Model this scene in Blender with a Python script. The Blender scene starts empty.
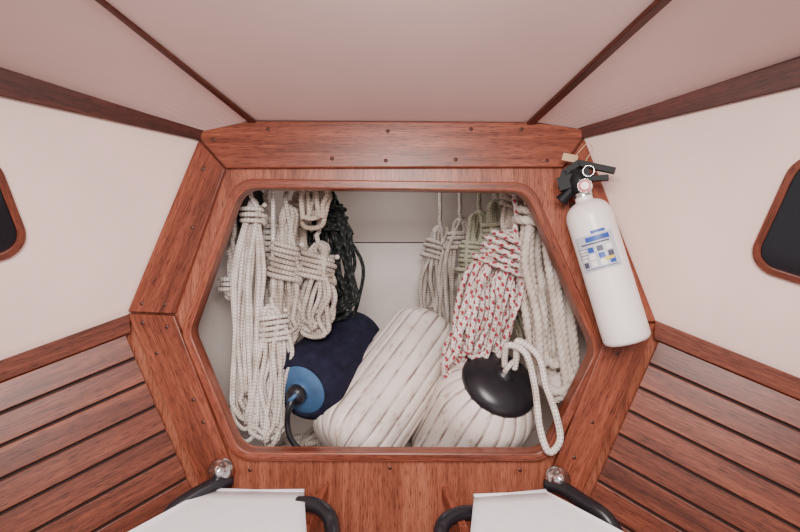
import bpy, math, random
from mathutils import Vector, Matrix
random.seed(4)
U=0.002; D=1.04; CX,CY=400,266
def P(px,py,r=1.0):
    return Vector(((px-CX)*U*r, D*(r-1), (CY-py)*U*r))
CAM=Vector((0,-D,0))
def plane(a,b,c):
    n=(b-a).cross(c-a).normalized(); return (n,n.dot(a))
def hit(px,py,pl):
    d=P(px,py,1)-CAM; n,k=pl
    t=(k-n.dot(CAM))/n.dot(d); return CAM+d*t

# ---------------- materials ----------------
def newmat(name):
    m=bpy.data.materials.new(name); m.use_nodes=True
    nt=m.node_tree; b=nt.nodes['Principled BSDF']; return m,nt,b
def N(nt,t,**k):
    n=nt.nodes.new(t)
    for a,v in k.items(): setattr(n,a,v)
    return n
def mth(nt,op,a,b=None):
    n=nt.nodes.new('ShaderNodeMath'); n.operation=op
    for i,x in enumerate((a,b)):
        if x is None: continue
        if isinstance(x,(int,float)): n.inputs[i].default_value=x
        else: nt.links.new(x,n.inputs[i])
    return n.outputs[0]
def ramp(nt,fac,stops):
    r=nt.nodes.new('ShaderNodeValToRGB'); e=r.color_ramp.elements
    while len(e)<len(stops): e.new(0.5)
    for i,(p,c) in enumerate(stops):
        e[i].position=p; e[i].color=(*c,1)
    nt.links.new(fac,r.inputs[0]); return r.outputs[0]
def bump(nt,b,h,strength,dist=0.002):
    n=nt.nodes.new('ShaderNodeBump'); n.inputs['Strength'].default_value=strength
    n.inputs['Distance'].default_value=dist
    nt.links.new(h,n.inputs['Height']); nt.links.new(n.outputs[0],b.inputs['Normal'])
def mix(nt,fac,a,b,mode='MIX'):
    n=nt.nodes.new('ShaderNodeMix'); n.data_type='RGBA'; n.blend_type=mode
    for i,x in ((0,fac),(6,a),(7,b)):
        if isinstance(x,(int,float)): n.inputs[i].default_value=x
        elif isinstance(x,tuple): n.inputs[i].default_value=(*x,1)
        else: nt.links.new(x,n.inputs[i])
    return n.outputs[2]
def wood(name,dark,mid,light,rough=0.36):
    m,nt,b=newmat(name)
    uv=N(nt,'ShaderNodeUVMap'); mp=N(nt,'ShaderNodeMapping'); mp.inputs['Scale'].default_value=(4,75,1)
    nt.links.new(uv.outputs[0],mp.inputs[0])
    n1=N(nt,'ShaderNodeTexNoise'); n1.inputs['Scale'].default_value=1.0; n1.inputs['Detail'].default_value=6; n1.inputs['Distortion'].default_value=0.9
    nt.links.new(mp.outputs[0],n1.inputs['Vector'])
    mp2=N(nt,'ShaderNodeMapping'); mp2.inputs['Scale'].default_value=(20,420,1)
    nt.links.new(uv.outputs[0],mp2.inputs[0])
    n2=N(nt,'ShaderNodeTexNoise'); n2.inputs['Scale'].default_value=1.0; n2.inputs['Detail'].default_value=3
    nt.links.new(mp2.outputs[0],n2.inputs['Vector'])
    mp3=N(nt,'ShaderNodeMapping'); mp3.inputs['Scale'].default_value=(1.8,13,1)
    nt.links.new(uv.outputs[0],mp3.inputs[0])
    n3=N(nt,'ShaderNodeTexNoise'); n3.inputs['Scale'].default_value=1.0; n3.inputs['Detail'].default_value=3
    nt.links.new(mp3.outputs[0],n3.inputs['Vector'])
    f=mth(nt,'ADD',mth(nt,'MULTIPLY',n1.outputs[0],0.4),mth(nt,'ADD',mth(nt,'MULTIPLY',n2.outputs[0],0.25),mth(nt,'MULTIPLY',n3.outputs[0],0.35)))
    c=ramp(nt,f,[(0.39,dark),(0.5,mid),(0.61,light)])
    mp4=N(nt,'ShaderNodeMapping'); mp4.inputs['Scale'].default_value=(45,600,1)
    nt.links.new(uv.outputs[0],mp4.inputs[0])
    n4=N(nt,'ShaderNodeTexNoise'); n4.inputs['Scale'].default_value=1.0; n4.inputs['Detail'].default_value=2
    nt.links.new(mp4.outputs[0],n4.inputs['Vector'])
    c=mix(nt,1.0,c,ramp(nt,n4.outputs[0],[(0.34,(.40,.34,.32)),(0.47,(1,1,1))]),'MULTIPLY')
    nt.links.new(c,b.inputs['Base Color']); b.inputs['Roughness'].default_value=rough
    b.inputs['Specular IOR Level'].default_value=0.35
    bump(nt,b,n2.outputs[0],0.25,0.0006)
    return m
W_trim=wood('mahogany_trim',(.11,.026,.013),(.22,.055,.029),(.35,.10,.055))
W_panel=wood('mahogany_panel',(.17,.046,.025),(.29,.086,.048),(.41,.14,.083))
W_slat=wood('mahogany_slat',(.075,.017,.009),(.150,.036,.019),(.25,.067,.035))
W_beam=wood('mahogany_beam',(.040,.009,.006),(.075,.016,.010),(.12,.028,.017),.5)
def plain(name,col,rough=0.5,noise=0.0,scale=20,metal=0,spec=None,bmp=0):
    m,nt,b=newmat(name)
    tc=N(nt,'ShaderNodeTexCoord'); n1=N(nt,'ShaderNodeTexNoise'); n1.inputs['Scale'].default_value=scale; n1.inputs['Detail'].default_value=5
    nt.links.new(tc.outputs['Object'],n1.inputs['Vector'])
    d=tuple(max(0,x*(1-noise)) for x in col); l=tuple(min(1,x*(1+noise*0.6)) for x in col)
    c=ramp(nt,n1.outputs[0],[(0.3,d),(0.7,l)])
    nt.links.new(c,b.inputs['Base Color']); b.inputs['Roughness'].default_value=rough; b.inputs['Metallic'].default_value=metal
    if spec is not None: b.inputs['Specular IOR Level'].default_value=spec
    if bmp: bump(nt,b,n1.outputs[0],bmp,0.002)
    return m
M_wall=plain('hull_liner_white',(.86,.62,.55),0.55,0.05,6)
M_ceil=plain('headliner_white',(.78,.57,.53),0.6,0.05,5)
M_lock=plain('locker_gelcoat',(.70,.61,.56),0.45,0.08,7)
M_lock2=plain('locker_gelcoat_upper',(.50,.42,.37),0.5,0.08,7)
M_dark=plain('dark_gap',(.03,.014,.012),0.8,0.2,20)
M_glass=plain('port_glass',(.012,.012,.016),0.12,0.1,5)
M_black=plain('black_plastic',(.008,.008,.010),0.55,0.1,30,spec=.25)
M_rub=plain('black_rubber',(.013,.012,.016),0.33,0.2,30)
M_chrome=plain('stainless_steel',(.7,.7,.7),0.2,0.05,30,metal=1)
M_ext=plain('extinguisher_white_paint',(.90,.81,.79),0.28,0.02,10)
M_lab=plain('extinguisher_label_silver',(.55,.55,.62),0.35,0.1,60)
M_blue=plain('label_blue',(.03,.08,.36),0.4,0.2,40)
M_ink=plain('label_ink',(.08,.08,.12),0.5,0.2,40)
M_yel=plain('label_yellow',(.75,.55,.08),0.5,0.1,40)
M_red=plain('gauge_red',(.5,.06,.05),0.35,0.1,40)
M_tag=plain('paper_tag',(.55,.36,.22),0.8,0.1,40)
M_navy=plain('navy_fender_cloth',(.012,.012,.030),0.9,0.4,50,bmp=0.5,spec=.2)
M_bluef=plain('blue_vinyl',(.05,.12,.25),0.4,0.35,18)
M_canvas=plain('white_canvas',(.93,.89,.93),0.8,0.03,40,bmp=0.15)
M_screw=plain('wood_plug_dark',(.07,.022,.014),0.4,0.1,40)
def ropemat(name,col,dark,freq=70,fleck=None,b=0.9,k=3):
    m,nt,bs=newmat(name)
    uv=N(nt,'ShaderNodeUVMap'); sp=N(nt,'ShaderNodeSeparateXYZ'); nt.links.new(uv.outputs[0],sp.inputs[0])
    u=mth(nt,'MULTIPLY',sp.outputs[0],freq*6.2832); v=mth(nt,'MULTIPLY',sp.outputs[1],k*6.2832)
    s1=mth(nt,'SINE',mth(nt,'ADD',u,v)); s2=mth(nt,'SINE',mth(nt,'SUBTRACT',u,v))
    h=mth(nt,'MULTIPLY',s1,s2)
    h01=mth(nt,'MULTIPLY_ADD',h,0.5); nt.nodes[-1].inputs[2].default_value=0.5
    c=ramp(nt,h01,[(0.12,dark),(0.5,col)])
    tc=N(nt,'ShaderNodeTexCoord'); n1=N(nt,'ShaderNodeTexNoise'); n1.inputs['Scale'].default_value=25
    nt.links.new(tc.outputs['Object'],n1.inputs['Vector'])
    dirt=ramp(nt,n1.outputs[0],[(0.35,(.72,.67,.62)),(0.62,(1,1,1))])
    c=mix(nt,1.0,c,dirt,'MULTIPLY')
    if fleck:
        uf=mth(nt,'MULTIPLY',sp.outputs[0],40*6.2832); vf=mth(nt,'MULTIPLY',sp.outputs[1],2*6.2832)
        fl=mth(nt,'GREATER_THAN',mth(nt,'SINE',mth(nt,'ADD',uf,vf)),0.30)
        fl2=mth(nt,'GREATER_THAN',mth(nt,'SINE',mth(nt,'SUBTRACT',uf,vf)),-0.2)
        c=mix(nt,mth(nt,'MULTIPLY',fl,fl2),c,fleck)
    nt.links.new(c,bs.inputs['Base Color']); bs.inputs['Roughness'].default_value=0.85
    bump(nt,bs,h01,b,0.0015)
    return m
R_white=ropemat('rope_white',(.82,.74,.69),(.42,.36,.33))
R_beige=ropemat('rope_beige',(.62,.51,.43),(.34,.26,.21))
R_grey=ropemat('rope_grey',(.62,.54,.49),(.30,.25,.22))
R_green=ropemat('rope_pale_green',(.52,.50,.38),(.26,.26,.18))
R_dark=ropemat('rope_black',(.008,.010,.010),(.003,.004,.004),60,(.045,.055,.05))
R_red=ropemat('rope_red_fleck',(.80,.72,.68),(.45,.36,.34),70,(.34,.025,.045))
R_twist=ropemat('rope_three_strand',(.68,.59,.53),(.50,.43,.38),160,None,0.3,6)
def fendermat(name,col,nr):
    m,nt,b=newmat(name)
    uv=N(nt,'ShaderNodeUVMap'); sp=N(nt,'ShaderNodeSeparateXYZ'); nt.links.new(uv.outputs[0],sp.inputs[0])
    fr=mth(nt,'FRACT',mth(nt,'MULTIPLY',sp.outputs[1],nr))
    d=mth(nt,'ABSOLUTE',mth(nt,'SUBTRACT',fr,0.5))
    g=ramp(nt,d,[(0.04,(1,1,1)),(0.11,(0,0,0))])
    cb=N(nt,'ShaderNodeCombineXYZ'); nt.links.new(mth(nt,'MULTIPLY',sp.outputs[0],18),cb.inputs[0]); nt.links.new(mth(nt,'MULTIPLY',sp.outputs[1],nr*1.5),cb.inputs[1])
    n1=N(nt,'ShaderNodeTexNoise'); n1.inputs['Scale'].default_value=1; n1.inputs['Detail'].default_value=6
    nt.links.new(cb.outputs[0],n1.inputs['Vector'])
    tc=N(nt,'ShaderNodeTexCoord')
    n2=N(nt,'ShaderNodeTexNoise'); n2.inputs['Scale'].default_value=9; n2.inputs['Detail'].default_value=6
    nt.links.new(tc.outputs['Object'],n2.inputs['Vector'])
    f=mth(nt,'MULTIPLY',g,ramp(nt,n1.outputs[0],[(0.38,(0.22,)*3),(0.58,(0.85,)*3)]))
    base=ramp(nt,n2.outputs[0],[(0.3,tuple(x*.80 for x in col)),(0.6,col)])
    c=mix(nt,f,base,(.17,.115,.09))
    n3=N(nt,'ShaderNodeTexNoise'); n3.inputs['Scale'].default_value=1; n3.inputs['Detail'].default_value=6
    cb2=N(nt,'ShaderNodeCombineXYZ'); nt.links.new(mth(nt,'MULTIPLY',sp.outputs[0],30),cb2.inputs[0]); nt.links.new(mth(nt,'MULTIPLY',sp.outputs[1],60),cb2.inputs[1])
    nt.links.new(cb2.outputs[0],n3.inputs['Vector'])
    c=mix(nt,1.0,c,ramp(nt,n3.outputs[0],[(0.30,(.62,.52,.46)),(0.44,(1,1,1))]),'MULTIPLY')
    nt.links.new(c,b.inputs['Base Color']); b.inputs['Roughness'].default_value=0.5
    return m
M_fend=fendermat('fender_vinyl_white',(.82,.71,.65),20)

# ---------------- mesh builder ----------------
class MB:
    def __init__(s): s.v=[];s.f=[];s.uv=[];s.mi=[];s.sm=[];s.mats=[]
    def m(s,mat):
        if mat not in s.mats: s.mats.append(mat)
        return s.mats.index(mat)
    def add(s,verts,faces,uvs,mat,smooth=False):
        o=len(s.v); s.v+= [tuple(x) for x in verts]; k=s.m(mat)
        for f,u in zip(faces,uvs):
            s.f.append([i+o for i in f]); s.uv.append(u); s.mi.append(k); s.sm.append(smooth)
    def prism(s,poly,ext,g,mat):
        n=len(poly); a=[Vector(p) for p in poly]; b=[p+ext for p in a]; V=a+b
        g=Vector(g).normalized()
        F=[list(range(n-1,-1,-1)),[n+i for i in range(n)]]+[[i,(i+1)%n,n+(i+1)%n,n+i] for i in range(n)]
        nn=Vector((0,0,0))
        for i in range(n): nn+=a[i].cross(a[(i+1)%n])
        if nn.dot(ext)<0: F=[f[::-1] for f in F]
        ou,ov=random.uniform(0,5),random.uniform(0,5); UV=[]
        for f in F:
            no=(V[f[1]]-V[f[0]]).cross(V[f[2]]-V[f[1]])
            if no.length<1e-12: no=Vector((0,1,0))
            no.normalize(); w=no.cross(g)
            if w.length<0.2: w=Vector((0,1,0)).cross(g)
            if w.length<0.2: w=Vector((1,0,0))
            w.normalize()
            UV.append([(V[i].dot(g)+ou,V[i].dot(w)+ov) for i in f])
        s.add(V,F,UV,mat)
    def box(s,c,ax,ay,az,mat):
        c=Vector(c); s.prism([c-ax-ay-az,c+ax-ay-az,c+ax+ay-az,c-ax+ay-az],az*2,ax,mat)
    def ring(s,outer,inner,n,h0,h1,mat,smooth=False):
        k=len(outer); n=Vector(n).normalized()
        L=[[p+n*h0 for p in outer],[p+n*h1 for p in outer],[p+n*h1 for p in inner],[p+n*h0 for p in inner]]
        V=sum(L,[]); F=[];UV=[]; acc=[0]
        for i in range(k): acc.append(acc[-1]+(outer[(i+1)%k]-outer[i]).length)
        w=(outer[0]-inner[0]).length; vv=[0,abs(h1-h0),abs(h1-h0)+w,2*abs(h1-h0)+w,2*abs(h1-h0)+2*w]
        for j in range(4):
            for i in range(k):
                i2=(i+1)%k; j2=(j+1)%4
                F.append([j*k+i,j*k+i2,j2*k+i2,j2*k+i]); UV.append([(acc[i],vv[j]),(acc[i+1],vv[j]),(acc[i+1],vv[j+1]),(acc[i],vv[j+1])])
        s.add(V,F,UV,mat,smooth)
    def tube(s,pts,rad,mat,sides=8,closed=False,lobes=0,twist=0,cap=True):
        n=len(pts); t0=(pts[1]-pts[0]).normalized()
        a=t0.orthogonal().normalized(); V=[];acc=0;us=[]
        for i in range(n):
            if closed: t=(pts[(i+1)%n]-pts[i-1])
            else: t=(pts[min(i+1,n-1)]-pts[max(i-1,0)])
            if t.length<1e-9: t=t0
            t=t.normalized(); a=(a-t*a.dot(t))
            if a.length<1e-6: a=t.orthogonal()
            a.normalize(); b=t.cross(a)
            if i: acc+=(pts[i]-pts[i-1]).length
            us.append(acc); r=rad(i/(n-1)) if callable(rad) else rad
            for j in range(sides):
                th=2*math.pi*j/sides; rr=r
                if lobes: rr=r*(0.66+0.42*abs(math.cos(lobes*0.5*(th-acc*twist)))**0.7)
                V.append(pts[i]+a*math.cos(th)*rr+b*math.sin(th)*rr)
        F=[];UV=[]
        for i in range(n if closed else n-1):
            i2=(i+1)%n; u2=us[i2] if i2 else us[-1]+.01
            for j in range(sides):
                j2=(j+1)%sides
                F.append([i*sides+j,i*sides+j2,i2*sides+j2,i2*sides+j])
                UV.append([(us[i],j/sides),(us[i],(j+1)/sides),(u2,(j+1)/sides),(u2,j/sides)])
        if cap and not closed:
            F.append(list(range(sides-1,-1,-1))); UV.append([(0,0)]*sides)
            F.append([(n-1)*sides+j for j in range(sides)]); UV.append([(0,0)]*sides)
        s.add(V,F,UV,mat,True)
    def lathe(s,O,ax,prof,mat,sides=48,e1=None,ribs=0,depth=.04,a0=0,a1=2*math.pi,matf=None):
        ax=ax.normalized(); e1=(e1-ax*e1.dot(ax)).normalized() if e1 else ax.orthogonal().normalized(); e2=ax.cross(e1)
        V=[]; m=sides+1
        for q in prof:
            h,r=q[0],q[1]; rf=q[2] if len(q)>2 else 0
            for j in range(m):
                th=a0+(a1-a0)*j/sides; rr=r
                if ribs and rf:
                    fr=(j/sides*ribs)%1; g=math.exp(-((fr-.5)/.15)**2); rr=r*(1-depth*rf*g)
                V.append(O+ax*h+e1*math.cos(th)*rr+e2*math.sin(th)*rr)
        F=[];UV=[]
        for i in range(len(prof)-1):
            for j in range(sides):
                F.append([i*m+j,i*m+j+1,(i+1)*m+j+1,(i+1)*m+j])
                UV.append([(prof[i][0],j/sides),(prof[i][0],(j+1)/sides),(prof[i+1][0],(j+1)/sides),(prof[i+1][0],j/sides)])
        s.add(V,F,UV,mat,True)
    def obj(s,name,bevel=0,parent=None,sub=0):
        me=bpy.data.meshes.new(name); me.from_pydata(s.v,[],s.f)
        for m in s.mats: me.materials.append(m)
        ul=me.uv_layers.new(name='UVMap'); i=0
        for p,u,k,sm in zip(me.polygons,s.uv,s.mi,s.sm):
            p.material_index=k; p.use_smooth=sm
            for c in u: ul.data[i].uv=c; i+=1
        me.update()
        o=bpy.data.objects.new(name,me); bpy.context.collection.objects.link(o)
        if bevel:
            b=o.modifiers.new('Bevel','BEVEL'); b.width=bevel; b.segments=2; b.limit_method='ANGLE'; b.angle_limit=math.radians(40)
        if parent: o.parent=parent
        return o
def cr(pts,step=0.006,closed=False):
    out=[]; n=len(pts)
    for i in range(n if closed else n-1):
        if closed: p0,p1,p2,p3=pts[i-1],pts[i],pts[(i+1)%n],pts[(i+2)%n]
        else: p0,p1,p2,p3=pts[max(i-1,0)],pts[i],pts[i+1],pts[min(i+2,n-1)]
        k=max(2,int((p2-p1).length/step))
        for j in range(k):
            t=j/k
            out.append(0.5*((2*p1)+(p2-p0)*t+(2*p0-5*p1+4*p2-p3)*t*t+(3*p1-p0-3*p2+p3)*t**3))
    if not closed: out.append(pts[-1].copy())
    return out
def rpoly(vs,rad,seg=8):
    out=[]; n=len(vs)
    for i in range(n):
        p=Vector(vs[i]); a=(Vector(vs[i-1])-p).normalized(); b=(Vector(vs[(i+1)%n])-p).normalized()
        ang=a.angle(b); l=rad/math.tan(ang/2); s=p+a*l; e=p+b*l
        c=p+(a+b).normalized()*(rad/math.sin(ang/2)); v0=s-c; v1=e-c
        th=v0.angle(v1)
        for j in range(seg+1):
            t=j/seg; out.append(c+(v0*math.sin((1-t)*th)+v1*math.sin(t*th))/math.sin(th))
    return out
def offpoly(vs,d):
    n=len(vs); c=sum((Vector(v) for v in vs),Vector((0,0)))/n; L=[]
    for i in range(n):
        a=Vector(vs[i]); b=Vector(vs[(i+1)%n]); t=(b-a).normalized(); nn=Vector((-t.y,t.x))
        if nn.dot(c-a)<0: nn=-nn
        L.append((a+nn*d,t))
    out=[]
    for i in range(n):
        (a,t),(b,s)=L[i-1],L[i]; den=t.x*s.y-t.y*s.x; w=b-a
        out.append(a+t*((w.x*s.y-w.y*s.x)/den))
    return out
YM=Vector((0,-1,0)); X=Vector((1,0,0)); Z=Vector((0,0,1)); Y=Vector((0,1,0))

# ---------------- bulkhead ----------------
OPEN=[(236,179),(531,183),(604,350),(549,461),(235,460),(182,332)]
hole=rpoly(offpoly(OPEN,5),24)
outer=[(194,141),(255,120),(530,121),(587,134),(660,322),(660,640),(124,640),(124,312)]
cen=Vector((392,320))
def rayhit(poly,th):
    d=Vector((math.cos(th),math.sin(th))); best=None; n=len(poly)
    for i in range(n):
        a=Vector(poly[i])-cen; b=Vector(poly[(i+1)%n])-cen; e=b-a
        den=d.x*e.y-d.y*e.x
        if abs(den)<1e-12: continue
        t=(a.x*e.y-a.y*e.x)/den; u=(a.x*d.y-a.y*d.x)/den
        if t>0 and -1e-6<=u<=1+1e-6 and (best is None or t<best): best=t
    return cen+d*best
angs=[math.atan2((Vector(p)-cen).y,(Vector(p)-cen).x) for p in list(hole)+outer]+[-math.pi+2*math.pi*i/90+.001 for i in range(90)]
angs=sorted(set(round(a,5) for a in angs))
oo=[rayhit(outer,a) for a in angs]; ii=[rayhit(hole,a) for a in angs]
mb=MB(); k=len(angs)
V=[];
for lp,y in ((oo,0),(ii,0),(ii,.022),(oo,.022)):
    for p in lp: q=P(p.x,p.y); q.y=y; V.append(q)
F=[];UV=[]
for j in range(4):
    for i in range(k):
        f=[j*k+i,j*k+(i+1)%k,((j+1)%4)*k+(i+1)%k,((j+1)%4)*k+i]; F.append(f)
        UV.append([(V[q].z,V[q].x+V[q].y) for q in f])
mb.add(V,F,UV,W_panel); mb.obj('wall_bulkhead')

tn=[0]
def trim(polys,mat,ext,g,bevel=.002):
    tn[0]+=1; mb=MB()
    for p in polys: mb.prism(p,ext,g,mat)
    return mb.obj('trim_%d'%tn[0],bevel)
e12=YM*.014
trim([[P(*p) for p in [(203,141),(203,133),(252,123),(533,124),(580,131),(580,139),(561,168),(228,169)]]],W_trim,e12,X)
trim([[P(*p) for p in [(201,142),(227,170),(177,313),(131,311)]]],W_trim,e12,P(201,142)-P(131,311))
trim([[P(*p) for p in [(582,140),(562,169),(609,320),(653,321)]]],W_trim,e12,P(582,140)-P(653,321))
trim([[P(*p) for p in [(131,313),(177,315),(236,470),(222,530)]]],W_trim,e12,P(131,313)-P(215,512))
trim([[P(*p) for p in [(653,323),(609,322),(548,474),(562,532)]]],W_trim,e12,P(653,323)-P(575,512))
a=rpoly(OPEN,27); b=rpoly(offpoly(OPEN,4),25); c=rpoly(offpoly(OPEN,9),22)
A=[P(p.x,p.y) for p in a];B=[P(p.x,p.y) for p in b];C=[P(p.x,p.y) for p in c]
mb=MB(); mb.ring(A,C,YM,-.03,.009,W_trim); mb.obj('trim_opening_moulding',.003)
mb=MB()
for (x,y) in [(216,141),(270,131),(333,160),(388,133),(386,162),(470,131),(455,161),(520,131),(545,162),(145,303),(168,304),(195,228),(206,170),(146,322),(170,326),(160,352),(196,398),(206,420),(222,470),(640,318),(617,305),(606,235),(640,330),(614,352),(590,420),(572,455),(560,480),(250,470),(390,468),(520,470)]:
    o=P(x,y); t=.0142 if y<168 or x<240 or x>560 else 0.0003
    mb.lathe(o+YM*t,YM,[(0,.0040),(.0006,.0038),(.0008,0)],M_screw,14)
mb.obj('bulkhead_screw_plugs')

# ---------------- side walls, ceiling ----------------
def ext(a,b,t): return a+(b-a)*t
LF1=P(203,135); LF2=P(130,315); LN2=P(0,362,.875); PL=plane(LF1,LF2,LN2)
RF1=P(581,132); RF2=P(653,321); RN2=P(800,380,.875); PR=plane(RF1,RF2,RN2)
LN1=hit(0,70,PL); RN1=hit(800,58,PR)
def yext(a,b,y): return a+(b-a)*((y-a.y)/(b.y-a.y))
YN=-0.50
def sheet(name,a,b,c,d,mat,th,n=10):
    mb=MB(); V=[];F=[];UV=[]
    for i in range(n+1):
        for j in range(n+1):
            s,t=i/n,j/n; V.append((a*(1-s)+b*s)*(1-t)+(d*(1-s)+c*s)*t)
    m=len(V); V+= [v+th for v in V]
    for i in range(n):
        for j in range(n):
            q=i*(n+1)+j; f=[q,q+1,q+n+2,q+n+1]; F.append(f); F.append([x+m for x in f[::-1]]); UV+=[[(V[x].x,V[x].y) for x in f]]*2
    for i in range(n):
        for q,q2 in ((i,i+1),(n*(n+1)+i,n*(n+1)+i+1),(i*(n+1),(i+1)*(n+1)),(i*(n+1)+n,(i+1)*(n+1)+n)):
            F.append([q,q2,q2+m,q+m]); UV.append([(0,0)]*4)
    mb.add(V,F,UV,mat); return mb.obj(name)
def inward(pl,ref=Vector((0,-.4,0))):
    n,k=pl; return n if n.dot(ref)-k>0 else -n
nL=inward(PL); nR=inward(PR)
sheet('wall_left',LF1,LF2,yext(LF2,LN2,YN),yext(LF1,LN1,YN),M_wall,-nL*.01)
sheet('wall_right',RF1,RF2,yext(RF2,RN2,YN),yext(RF1,RN1,YN),M_wall,-nR*.01)
CLf=P(256,122); CRf=P(529,124); CLn=P(103,0,.6); CRn=P(661,0,.6); YC=-0.85
CLe=yext(CLf,CLn,YC); CRe=yext(CRf,CRn,YC)
sheet('ceiling',CLf,CRf,CRe,CLe,M_ceil,Z*.01)
sheet('ceiling_panel',LF1,CLf,CLe,yext(LF1,LN1,YN),M_ceil,Z*.01)
sheet('ceiling_panel.001',CRf,RF1,yext(RF1,RN1,YN),CRe,M_ceil,Z*.01)
def beam(pts,PLn,nn):
    f1,f2,n1,n2=[hit(x,y,PLn) for x,y in pts]
    trim([[f1,f2,yext(f2,n2,YN),yext(f1,n1,YN)]],W_beam,nn*.012,n1-f1)
beam([(203,128),(203,141),(0,67),(0,96)],PL,nL)
beam([(580,127),(580,139),(800,57),(800,87)],PR,nR)
def strip(f1,f2,n1,n2,mat,h):
    a,b,c,d=P(*f1),P(*f2),P(*n1,.6),P(*n2,.6)
    c=yext(a,c,YC); d=yext(b,d,YC)
    trim([[a,b,d,c]],mat,-Z*h,c-a)
strip((252,123),(259,123),(99,0),(106,0),W_beam,.005)
strip((524,124),(532,124),(654,0),(667,0),W_beam,.007)

def slats(name,F1,F2,N1,pl,nn,count=8):
    mb=MB(); dv=(yext(F1,N1,YN)-F1); dv=dv*((dv.length-.012)/dv.length)
    st=dv.normalized()*.012; F1=F1+st; F2=F2+st
    up=(F1-F2).normalized()*.006
    mb.prism([F1+up,F2,F2+dv,F1+up+dv],-nn*.003,dv,M_dark)
    for i in range(count):
        t0=(i+.05)/count; t1=(i+.95)/count
        a=ext(F1,F2,t0)+nn*.001; b=ext(F1,F2,t1)+nn*.001
        mb.prism([a,b,b+dv,a+dv],nn*.010,dv,W_slat)
    o=mb.obj(name,.0018); return o
SL1=P(131,332); SL2=P(222,545); d=(LN2-LF2); PS=plane(SL1,SL2,SL1+d)
slats('slatted_hull_lining',SL1,SL2,SL1+d,PS,inward(PS),9)
SR1=P(653,338); SR2=P(562,545); d2=(RN2-RF2); PS2=plane(SR1,SR2,SR1+d2)
slats('slatted_hull_lining.001',SR1,SR2,SR1+d2,PS2,inward(PS2),9)
def cap(f1,f2,dd,nn):
    s0=dd.normalized()*.004
    dv=dd*((YN+.01)/dd.y); bk=-nn*.004; a,b_=P(*f1)+s0+bk,P(*f2)+s0+bk
    trim([[a,b_,b_+dv,a+dv]],W_slat,nn*.020,dv)
cap((131,314),(132,332.5),d,inward(PS)); cap((653,320),(652,338.5),d2,inward(PS2))

def window(name,pl,nn,c,ex,ylo,yhi,dirn):
    C=hit(*c,pl); eu=dirn.normalized(); ev=nn.cross(eu).normalized()
    if ev.z<0: ev=-ev
    hw=abs((hit(*ex,pl)-C).dot(eu)); hh=abs((hit(ex[0]+(ylo[0]),ylo[1],pl)-hit(ex[0]+ylo[0],yhi,pl)).dot(ev))/2
    f=lambda vs,r:[C+eu*p.x+ev*p.y for p in rpoly(vs,r)]
    o=[(-hw,-hh),(hw,-hh),(hw,hh),(-hw,hh)]
    w=.012; o2=[(-hw+w,-hh+w),(hw-w,-hh+w),(hw-w,hh-w),(-hw+w,hh-w)]
    mb=MB(); O=f(o,.045); I=f(o2,.034)
    mb.ring(O,I,nn,0,.010,W_slat)
    mb.prism([p+nn*.001 for p in I],nn*.002,eu,M_glass)
    mb.obj(name,.002)
window('window_1',PL,nL,(-50,214),(19,214),(-25,158),272,(LN2-LF2))
window('window_2',PR,nR,(850,230),(760,230),(35,158),292,(RN2-RF2))

# ---------------- locker interior ----------------
YB=.66
def quad(name,a,b,c,d,mat,th): return sheet(name,a,b,c,d,mat,th,6)
ZT=.30; ZF=-.53; ZB=-.40
q=lambda x,y,z:Vector((x,y,z))
quad('wall_locker_left',q(-.30,YB,ZT),q(-.30,YB,ZB),q(-.50,.024,ZF),q(-.50,.024,ZT),M_lock,-X*.01)
quad('wall_locker_right',q(.30,YB,ZT),q(.30,YB,ZB),q(.48,.024,ZF),q(.48,.024,ZT),M_lock,X*.01)
quad('floor_locker',q(-.30,YB,ZB),q(.30,YB,ZB),q(.48,.024,ZF),q(-.50,.024,ZF),M_lock,-Z*.01)
quad('ceiling_locker',q(-.30,YB,ZT),q(.30,YB,ZT),q(.48,.024,ZT),q(-.50,.024,ZT),M_lock,Z*.01)
zl=(266-243)*U*(1+YB/D)
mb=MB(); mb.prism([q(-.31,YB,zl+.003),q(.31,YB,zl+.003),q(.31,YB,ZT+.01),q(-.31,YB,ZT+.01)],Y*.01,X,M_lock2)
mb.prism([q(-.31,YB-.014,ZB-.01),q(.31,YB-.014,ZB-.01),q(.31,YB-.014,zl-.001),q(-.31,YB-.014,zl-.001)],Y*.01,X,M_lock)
mb.prism([q(-.31,YB+.011,ZB-.01),q(.31,YB+.011,ZB-.01),q(.31,YB+.011,ZT+.01),q(-.31,YB+.011,ZT+.01)],Y*.004,X,M_dark)
mb.obj('wall_locker_back')
mb=MB(); mb.prism([q(-.235,YB-.03,zl-.02),q(-.11,YB-.03,-.14),q(-.16,YB-.03,-.38),q(-.28,YB-.03,-.38)],YM*.012,X,M_lock); mb.obj('locker_gusset_board',.002)
def port(name,x,y,z,n,r):
    mb=MB(); mb.lathe(Vector((x,y,z))+n*.002,n,[(0,r*1.15),(.005,r*1.12),(.006,r),(.002,r*.98),(.0021,0)],M_black,32); o=mb.obj(name)
port('deck_vent',-.378,.30,.13,Vector((1,-.3,0)).normalized(),.065)
port('deck_vent.001',.375,.36,.13,Vector((-1,-.28,0)).normalized(),.065)

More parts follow.
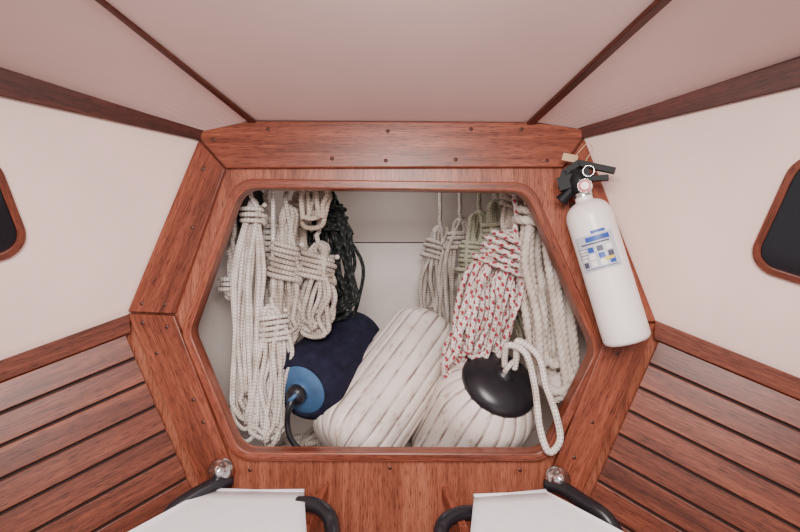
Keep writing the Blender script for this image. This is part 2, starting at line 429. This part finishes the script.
# ---------------- fenders ----------------
def fender(A,B,R,ribs=20,mat=M_fend,capmat=None,endmat=None,navy=False,ex=.8,capf=.3,E=None,caph=.03):
    ax=(B-A); L=ax.length; ax.normalize(); mb=MB(); prof=[]
    K=20; E=E or R*.8; topE=E
    for i in range(K+1):
        t=math.pi/2*i/K; h=-math.cos(t)*E; r=R*math.sin(t)**ex
        prof.append((h,max(r,.018),max(0,min(1,(i-4)/6))))
    for i in range(1,12): prof.append((L*i/12,R,1))
    for i in range(K+1):
        t=math.pi/2*i/K; prof.append((L+math.sin(t)*E,max(R*math.cos(t)**ex if i<K else 0,.018),max(0,min(1,(K-i-4)/6))))
    if navy:
        mb.lathe(A,ax,[(p[0],p[1]) for p in prof],endmat,64)
        cov=[(p[0]-.003,p[1]+.005) for p in prof if p[0]>-E*.84]
        cov=[(cov[0][0]+.003,cov[0][1]-.012),(cov[0][0]-.003,cov[0][1]-.004)]+cov
        mb.lathe(A,ax,cov,mat,64)
    else:
        mb.lathe(A,ax,prof,mat,ribs*12,ribs=ribs,depth=.034)
    if capmat:
        h0=L+E*capf; rc=R*(1-capf**2)**(ex/2)+.003
        cp=[(h0-.003,rc-.006),(h0-.004,rc)]
        for i in range(17):
            t=math.pi/2*i/16; cp.append((h0+.001+caph*math.sin(t),max(.015,rc*math.cos(t)**.8 if i<16 else 0)))
        mb.lathe(A,ax,cp,capmat,96); topE=E*capf+caph
    em=endmat or mat
    for (o,dd,m2) in ((A-ax*E,-ax,em),(B+ax*topE,ax,capmat or em)):
        mb.lathe(o,dd,[(-.01,.024),(.004,.022),(.008,.018),(.010,.012),(.016,.011),(.018,0)],m2,24)
        e1=dd.orthogonal().normalized(); cc=o+dd*.022
        pts=[cc+(dd*math.cos(t)+e1*math.sin(t))*.012 for t in [2*math.pi*i/20 for i in range(20)]]
        mb.tube(pts,.005,m2,8,closed=True)
    return mb,ax,topE
mA,mB=P(356,434,1.14),P(422,343,1.30)
mb,ax,_=fender(mA,mB,.107,ex=.58,E=.062); mb.obj('boat_fender')
nA,nB=P(311,381,1.13),P(352,343,1.32)
mb,ax2,_=fender(nA,nB,.083,mat=M_navy,endmat=M_bluef,navy=True,ex=.6,E=.050)
tip=nA-ax2*(.050+.024)
pts=cr([tip,tip+Vector((-.008,-.01,-.02)),tip+Vector((-.014,0,-.055)),tip+Vector((-.006,.0,-.09)),tip+Vector((.015,.0,-.112)),tip+Vector((.05,.0,-.118))])
mb.tube(pts,.0065,M_rub,8)
mb.lathe(tip-ax2*.004,ax2,[(0,.0),(0,.018),(.014,.022),(.020,.022),(.020,.0)],M_rub,20)
mb.obj('boat_fender')
rA,rB=P(458,446,1.24),P(486,403,1.13)
mb,ax3,E3=fender(rA,rB,.116,capmat=M_rub,ex=.75,capf=.78,E=.095,caph=.036); mb.obj('boat_fender')

# ---------------- ropes ----------------
def hank(top,bot,w,n,rr,mat,wraps=(.08,.2),dep=.7,sq=.5,seed=0,lobes=0,twist=0,tail=True,topw=.6,var=.14,sway=1.0):
    rnd=random.Random(seed); d=bot-top; L=d.length; d=d.normalized()
    s=d.cross(Y).normalized(); 
    if s.x<0: s=-s
    qd=s.cross(d).normalized(); tw=(wraps[0]+wraps[1])/2; hw=w/2-rr; hd=hw*dep
    span=max(.07,(wraps[1]-wraps[0])*.6)
    ph=rnd.uniform(0,6); 
    def f(t):
        a=1-(1-sq)*math.exp(-((t-tw)/span)**2)
        if t<tw: a*= topw+(1-topw)*max(0,t/tw)
        return a
    def at(x,y,t): return top+d*(t*L)+s*(x*hw*f(t)+sway*.004*math.sin(ph+t*7))+qd*(y*hd*f(t))
    pts=[]
    for i in range(n):
        wv=rnd.uniform(.1,1); wu=rnd.uniform(.1,1); y1=rnd.uniform(-1,1); y2=rnd.uniform(-1,1)
        bt=1-var*rnd.random()-.06*(1-wv); tp=.03*rnd.random()
        if rnd.random()<.15: bt-=.12
        j=lambda k=.32*sway: rnd.uniform(-k,k)
        pts+=[at(-wu*.8,y1*.8,.06),at(-wv+j(),y1+j(),.3),at(-wv+j(),y1+j(),.55),at(-wv+j(),y1+j(),.78),at(-wv*.9,y1,bt-.05),
              at(0,(y1+y2)/2,bt),at(wv*.9,y2,bt-.05),at(wv+j(),y2+j(),.78),at(wv+j(),y2+j(),.55),at(wv+j(),y2+j(),.3),at(wu*.8,y2*.8,.06),at(0,(y1+y2)/2,tp)]
    mb=MB(); step=.003 if lobes else .006; sd=18 if lobes else 8
    mb.tube(cr(pts,step),rr,mat,sd,lobes=lobes,twist=twist)
    turns=max(2,int((wraps[1]-wraps[0])*L/(2.05*rr))); H=[]
    tl=rnd.uniform(-.5,.5)
    for i in range(turns*16+1):
        a=2*math.pi*i/16; t=wraps[0]+(wraps[1]-wraps[0])*i/(turns*16)
        e=f(t); k1=1+.12*math.sin(i*.23+ph)
        H.append(top+d*(t*L+rr*1.5*tl*math.cos(a)*2)+s*(math.cos(a)*(hw*e+rr*1.8)*k1+sway*.004*math.sin(ph+t*7))+qd*math.sin(a)*(hd*e+rr*1.8)*k1)
    H.append(top-d*.005+YM*rr*2); H.append(top-d*.03)
    if tail:
        z=ZT+.002; H+= [Vector((top.x,top.y,top.z+(z-top.z)*.5)),Vector((top.x,top.y,z))]
    mb.tube(cr(H,step),rr,mat,sd,lobes=lobes,twist=twist)
    return mb.obj('rope_coil')
# left group
hank(P(252,198,1.09),P(244,446,1.08),.070,10,.0048,R_white,(.03,.10),seed=1,sway=.7)
hank(P(273,304,1.10),P(270,455,1.09),.078,10,.0050,R_white,(.06,.24),seed=2,sq=.65,sway=1.3)
hank(P(287,206,1.11),P(284,350,1.11),.072,9,.0054,R_grey,(.25,.50),seed=3,sq=.6,sway=1.3)
hank(P(268,205,1.19),P(285,378,1.19),.075,8,.0058,R_white,(.1,.3),seed=33)
hank(P(318,242,1.13),P(311,338,1.12),.090,12,.0054,R_grey,(.12,.38),seed=4,sq=.75,sway=1.5)
hank(P(324,188,1.24),P(332,330,1.24),.12,18,.0048,R_dark,(.12,.3),seed=5,sq=.8,sway=1.5)
hank(P(313,178,1.10),P(315,230,1.10),.07,5,.0056,R_beige,(.0,.15),seed=6,var=.3)
hank(P(300,190,1.2),P(301,310,1.2),.06,6,.0055,R_beige,(.1,.3),seed=61,var=.3)
hank(P(234,246,1.13),P(232,305,1.13),.05,5,.0048,R_white,(.5,.75),seed=62,sq=.8)
# right group
hank(P(440,226,1.50),P(436,325,1.48),.10,11,.0060,R_grey,(.15,.35),seed=7,sq=.65)
hank(P(460,218,1.42),P(455,345,1.40),.09,10,.0058,R_grey,(.1,.25),seed=8)
hank(P(479,212,1.34),P(472,358,1.32),.10,12,.0056,R_green,(.2,.42),seed=9,sq=.65)
hank(P(497,200,1.30),P(498,340,1.30),.09,10,.0058,R_green,(.15,.3),seed=19)
hank(P(513,232,1.11),P(460,385,1.12),.130,18,.0066,R_red,(.02,.24),seed=10,sq=.66,dep=.45,sway=.8)
hank(P(514,186,1.2),P(510,245,1.2),.06,6,.0056,R_beige,(.1,.4),seed=11)
hank(P(536,196,1.09),P(557,408,1.09),.110,8,.0092,R_twist,(.05,.14),seed=12,lobes=3,twist=150,var=.18,dep=.5,sway=.8)
hank(P(522,230,1.2),P(532,360,1.22),.08,8,.0062,R_green,(.05,.14),seed=13)
tipc=rB+ax3*(E3+.022)
pts=cr([tipc+Vector((-.01,.0,.0)),tipc+Vector((-.012,-.008,.022)),P(508,345,1.03),P(526,354,1.02),P(535,388,1.01),P(540,428,.982),P(549,452,.972),P(560,440,.972),P(556,415,.980),P(546,386,1.01),P(538,356,1.02),P(518,341,1.03),tipc+Vector((.012,-.008,.018)),tipc+Vector((.01,0,-.005))])
mb=MB(); mb.tube(pts,.0068,R_white,10)
pts=cr([tipc+(ax3.orthogonal().normalized()*math.cos(t)+ax3*math.sin(t))*.014 for t in [i*math.pi/6 for i in range(13)]]); mb.tube(pts,.006,R_white,8)
mb.obj('mooring_line')
mb=MB(); rnd=random.Random(8); pts=[]
for i in range(150):
    a=i*.55; rad=.10+.10*rnd.random(); x=-.03+math.cos(a)*rad*1.5; y=.25+math.sin(a)*rad*.85
    fl=ZF+(y-.024)/(YB-.024)*(ZB-ZF)
    pts.append(Vector((x,y,fl+.008+.03*i/150)))
mb.tube(cr(pts,.012),.007,R_grey,6); mb.obj('rope_pile')

# ---------------- fire extinguisher ----------------
T=P(583,196,.945); Bt=P(628,342,.925); ax=(T-Bt); L=ax.length; ax.normalize(); R=.0425
fr=(CAM-(T+Bt)/2); e1=(fr-ax*fr.dot(ax)).normalized(); e2=ax.cross(e1)
mb=MB()
prof=[(0,0),(0,R*.80),(.003,R*.93),(.009,R)]+[(L*i/8,R) for i in range(1,7)]+[(L-.045,R)]
for i in range(1,10):
    t=math.pi/2*i/9; prof.append((L-.045+.036*math.sin(t),max(.016,R*math.cos(t)**.75 if i<9 else .016)))
prof+= [(L+.003,.016),(L+.003,0)]
mb.lathe(Bt,ax,prof,M_ext,64,e1)
mb.lathe(Bt+ax*(L-.002),ax,[(0,.0175),(.008,.0175),(.010,.014),(.016,.014),(.016,0)],M_chrome,32,e1)
def patch(h0,h1,a0,a1,mat,o):
    mb.lathe(Bt,ax,[(h0,R+o),(h1,R+o)],mat,16,e1,a0=a0,a1=a1)
sg=1 if e2.x>0 else -1
def pt(h0,h1,l,r,mat,o):
    a,b=sorted((l*sg,r*sg)); patch(h0,h1,a,b,mat,o)
pt(L*.50,L*.76,-1.0,.75,M_lab,.0004)
pt(L*.735,L*.765,-.95,.70,M_ext,.0007)
pt(L*.738,L*.757,-.15,.45,M_blue,.001)
pt(L*.69,L*.722,-.45,.55,M_blue,.001)
pt(L*.672,L*.682,-.7,.5,M_ink,.001)
for i in range(3):
    for j in range(4):
        pt(L*(.620-.045*i),L*(.655-.045*i),-.85+.38*j,-.60+.38*j,[M_ext,M_blue,M_ink,M_ext][(i*3+j)%4],.0008)
pt(L*.555,L*.575,.1,.5,M_yel,.0011)
for i in range(4): pt(L*(.65-.02*i),L*(.654-.02*i),-.95,-.5,M_ink,.0012)
pt(L*.515,L*.52,-.8,.6,M_ink,.0009)
vt=Bt+ax*(L+.008)
mb.lathe(vt,ax,[(0,0),(0,.016),(.004,.019),(.027,.019),(.034,.015),(.044,.013),(.044,0)],M_black,24,e1)
rt=e2*sg
mb.box(vt+ax*.026-rt*.006,rt*.030,e1*.012,ax*.013,M_black)
gc=vt+ax*.007+e1*.020+rt*.008
mb.lathe(gc-e1*.008,e1,[(0,.0140),(.009,.0140),(.011,.0125),(.010,.0115)],M_chrome,24)
mb.lathe(gc,e1,[(.0015,.0118),(.0018,.007)],M_red,24); mb.lathe(gc,e1,[(.0018,.007),(.002,0)],M_ext,24)
def bar(p,q2,w,h,m=M_black):
    dd=(q2-p); ln=dd.length/2; dd.normalize(); up=dd.cross(e1).normalized(); mb.box((p+q2)/2,dd*ln,up*h,e1*w,m)
bar(vt+ax*.024,vt+ax*.010+rt*.052,.010,.005)
bar(vt+ax*.044-rt*.020,vt+ax*.054+rt*.012,.010,.006)
bar(vt+ax*.054+rt*.009,vt+ax*.018+rt*.066,.010,.0055)
bar(vt+ax*.048-rt*.018,vt+ax*.018-rt*.034,.010,.0055)
mb.lathe(vt+ax*.014-rt*.010,-rt-ax*.6,[(0,.009),(.024,.010),(.036,.0125),(.037,.008),(.026,0)],M_black,20)
pc=vt+ax*.032+rt*.022+e1*.014
mb.tube([pc+(rt*math.cos(t)+ax*math.sin(t))*.010 for t in [i*math.pi/10 for i in range(20)]],.0013,M_chrome,6,closed=True)
tg=vt+ax*.068-rt*.002
mb.box(tg+e1*.006,(rt*.8-ax*.5).normalized()*.014,(ax*.8+rt*.5).normalized()*.007,e1*.0006,M_tag)
mb.tube(cr([tg+rt*.008,tg+rt*.036+ax*.016,tg+rt*.042+ax*.002,vt+ax*.055+rt*.024,vt+ax*.036+rt*.018],.003),.001,M_tag,6)
mid=Bt+ax*L*.62; wy=-.014
for h in (.25,.62):
    c=Bt+ax*L*h-e1*(R); depth=(wy-c.y)
    mb.box(Vector((c.x,(c.y+wy)/2,c.z)),X*.010,Y*(abs(depth)/2+.001),Z*.012,M_black)
bk=Vector((mid.x,-.0165,mid.z)); axp=Vector((ax.x,0,ax.z)).normalized()
mb.box(bk-axp*.02,axp*.12,Vector((axp.z,0,-axp.x))*.013,Y*.0022,M_black)
mb.obj('fire_extinguisher',.0008)

# ---------------- pipe berths ----------------
def berth(corn,outer,inner,chrome,strut,sgn):
    mb=MB()
    a,b,c,d=corn; n=14; V=[];F=[];UV=[]
    for i in range(n+1):
        for j in range(n+1):
            s,t=i/n,j/n; p=(a*(1-s)+b*s)*(1-t)+(d*(1-s)+c*s)*t
            p=p-Z*.010*math.sin(math.pi*s)*min(1,t*4); V.append(p)
    m=len(V); V+=[v-Z*.006 for v in V]
    for i in range(n):
        for j in range(n):
            q_=i*(n+1)+j; f=[q_,q_+1,q_+n+2,q_+n+1]; F.append(f); F.append([x+m for x in f[::-1]]); UV+=[[(V[x].x,V[x].y) for x in f]]*2
    for i in range(n):
        for q_,q2 in ((i,i+1),(n*(n+1)+i,n*(n+1)+i+1),(i*(n+1),(i+1)*(n+1)),(i*(n+1)+n,(i+1)*(n+1)+n)):
            F.append([q_,q2,q2+m,q_+m]); UV.append([(0,0)]*4)
    mb.add(V,F,UV,M_canvas,True)
    mb.tube(cr(outer),.0135,M_rub,14); mb.tube(cr(inner),.0135,M_rub,14)
    mb.tube([a-Z*.004,(a+b)/2-Z*.006,b-Z*.004],.007,M_canvas,12)
    mb.lathe(chrome+Y*.012,YM+Z*.3,[(0,.0235),(.006,.0235),(.010,.018),(.016,.012),(.022,.009),(.024,0)],M_chrome,28)
    mb.tube([chrome+Y*.0,Vector((chrome.x,.0,chrome.z-.004))],.008,M_chrome,12)
    s0,s1=strut; dv=s1-s0; up=Z*.012
    mb.prism([s0-X*.007-up,s0+X*.007-up,s0+X*.007+up,s0-X*.007+up],dv,Y,W_trim)
    mb.obj('pipe_berth')
zc=-.418
def H(px,r,z=zc): return Vector(((px-400)*U*r,D*(r-1),z))
berth([H(206,.935),H(304,.93),H(318,.45),H(-240,.45)],
      [P(230,480,.96),P(216,484,.94),P(192,497,.91),P(172,512,.885),P(160,535,.87),P(150,560,.84),P(80,720,.6)],
      [P(298,504,.90),P(314,505,.89),P(328,515,.87),P(333,535,.84),P(335,600,.72),P(336,720,.55)],
      P(219,473,.945),(P(325,490,1.0),P(306,532,.86)),-1)
berth([H(546,.93),H(474,.91),H(452,.45),H(1000,.45)],
      [P(546,484,.96),P(562,488,.94),P(585,503,.90),P(606,518,.87),P(622,545,.85),P(640,580,.8),P(720,720,.6)],
      [P(478,513,.90),P(460,514,.89),P(445,522,.87),P(440,540,.84),P(438,600,.72),P(436,720,.55)],
      P(559,481,.945),(P(445,492,1.0),P(464,534,.86)),1)
mb=MB(); mb.prism([q(-1.1,0,-.76),q(1.1,0,-.76),q(1.1,-1.3,-.76),q(-1.1,-1.3,-.76)],-Z*.02,Y,W_slat); mb.obj('floor')

# ---------------- lights, world, camera ----------------
w=bpy.data.worlds.new('World'); bpy.context.scene.world=w; w.use_nodes=True
bg=w.node_tree.nodes['Background']; bg.inputs[0].default_value=(1,.92,.90,1); bg.inputs[1].default_value=.62
def area(name,loc,tgt,size,e,col):
    l=bpy.data.lights.new(name,'AREA'); l.size=size; l.energy=e; l.color=col
    o=bpy.data.objects.new(name,l); bpy.context.collection.objects.link(o); o.location=loc
    o.rotation_euler=(Vector(tgt)-Vector(loc)).to_track_quat('-Z','Y').to_euler()
area('companionway_light',(0,-1.5,.40),(0,0,-.20),.5,30,(1,.93,.89))
area('overhead_fill_light',(0,-.72,.28),(0,-.1,-.45),.16,3.2,(1,.95,.93))  # added out-of-frame lamp, gives the berth canvas more top light
area('locker_fill_light',(-.02,.40,ZT-.02),(0,.6,-1),.2,.7,(1,.96,.95))  # added fill lamp under the closed locker top, no hatch built
cam=bpy.data.cameras.new('Camera'); co=bpy.data.objects.new('Camera',cam); bpy.context.collection.objects.link(co)
co.location=CAM; co.rotation_euler=(math.radians(90),0,0); cam.sensor_width=36; cam.lens=520/800*36; cam.clip_start=.01
bpy.context.scene.camera=co
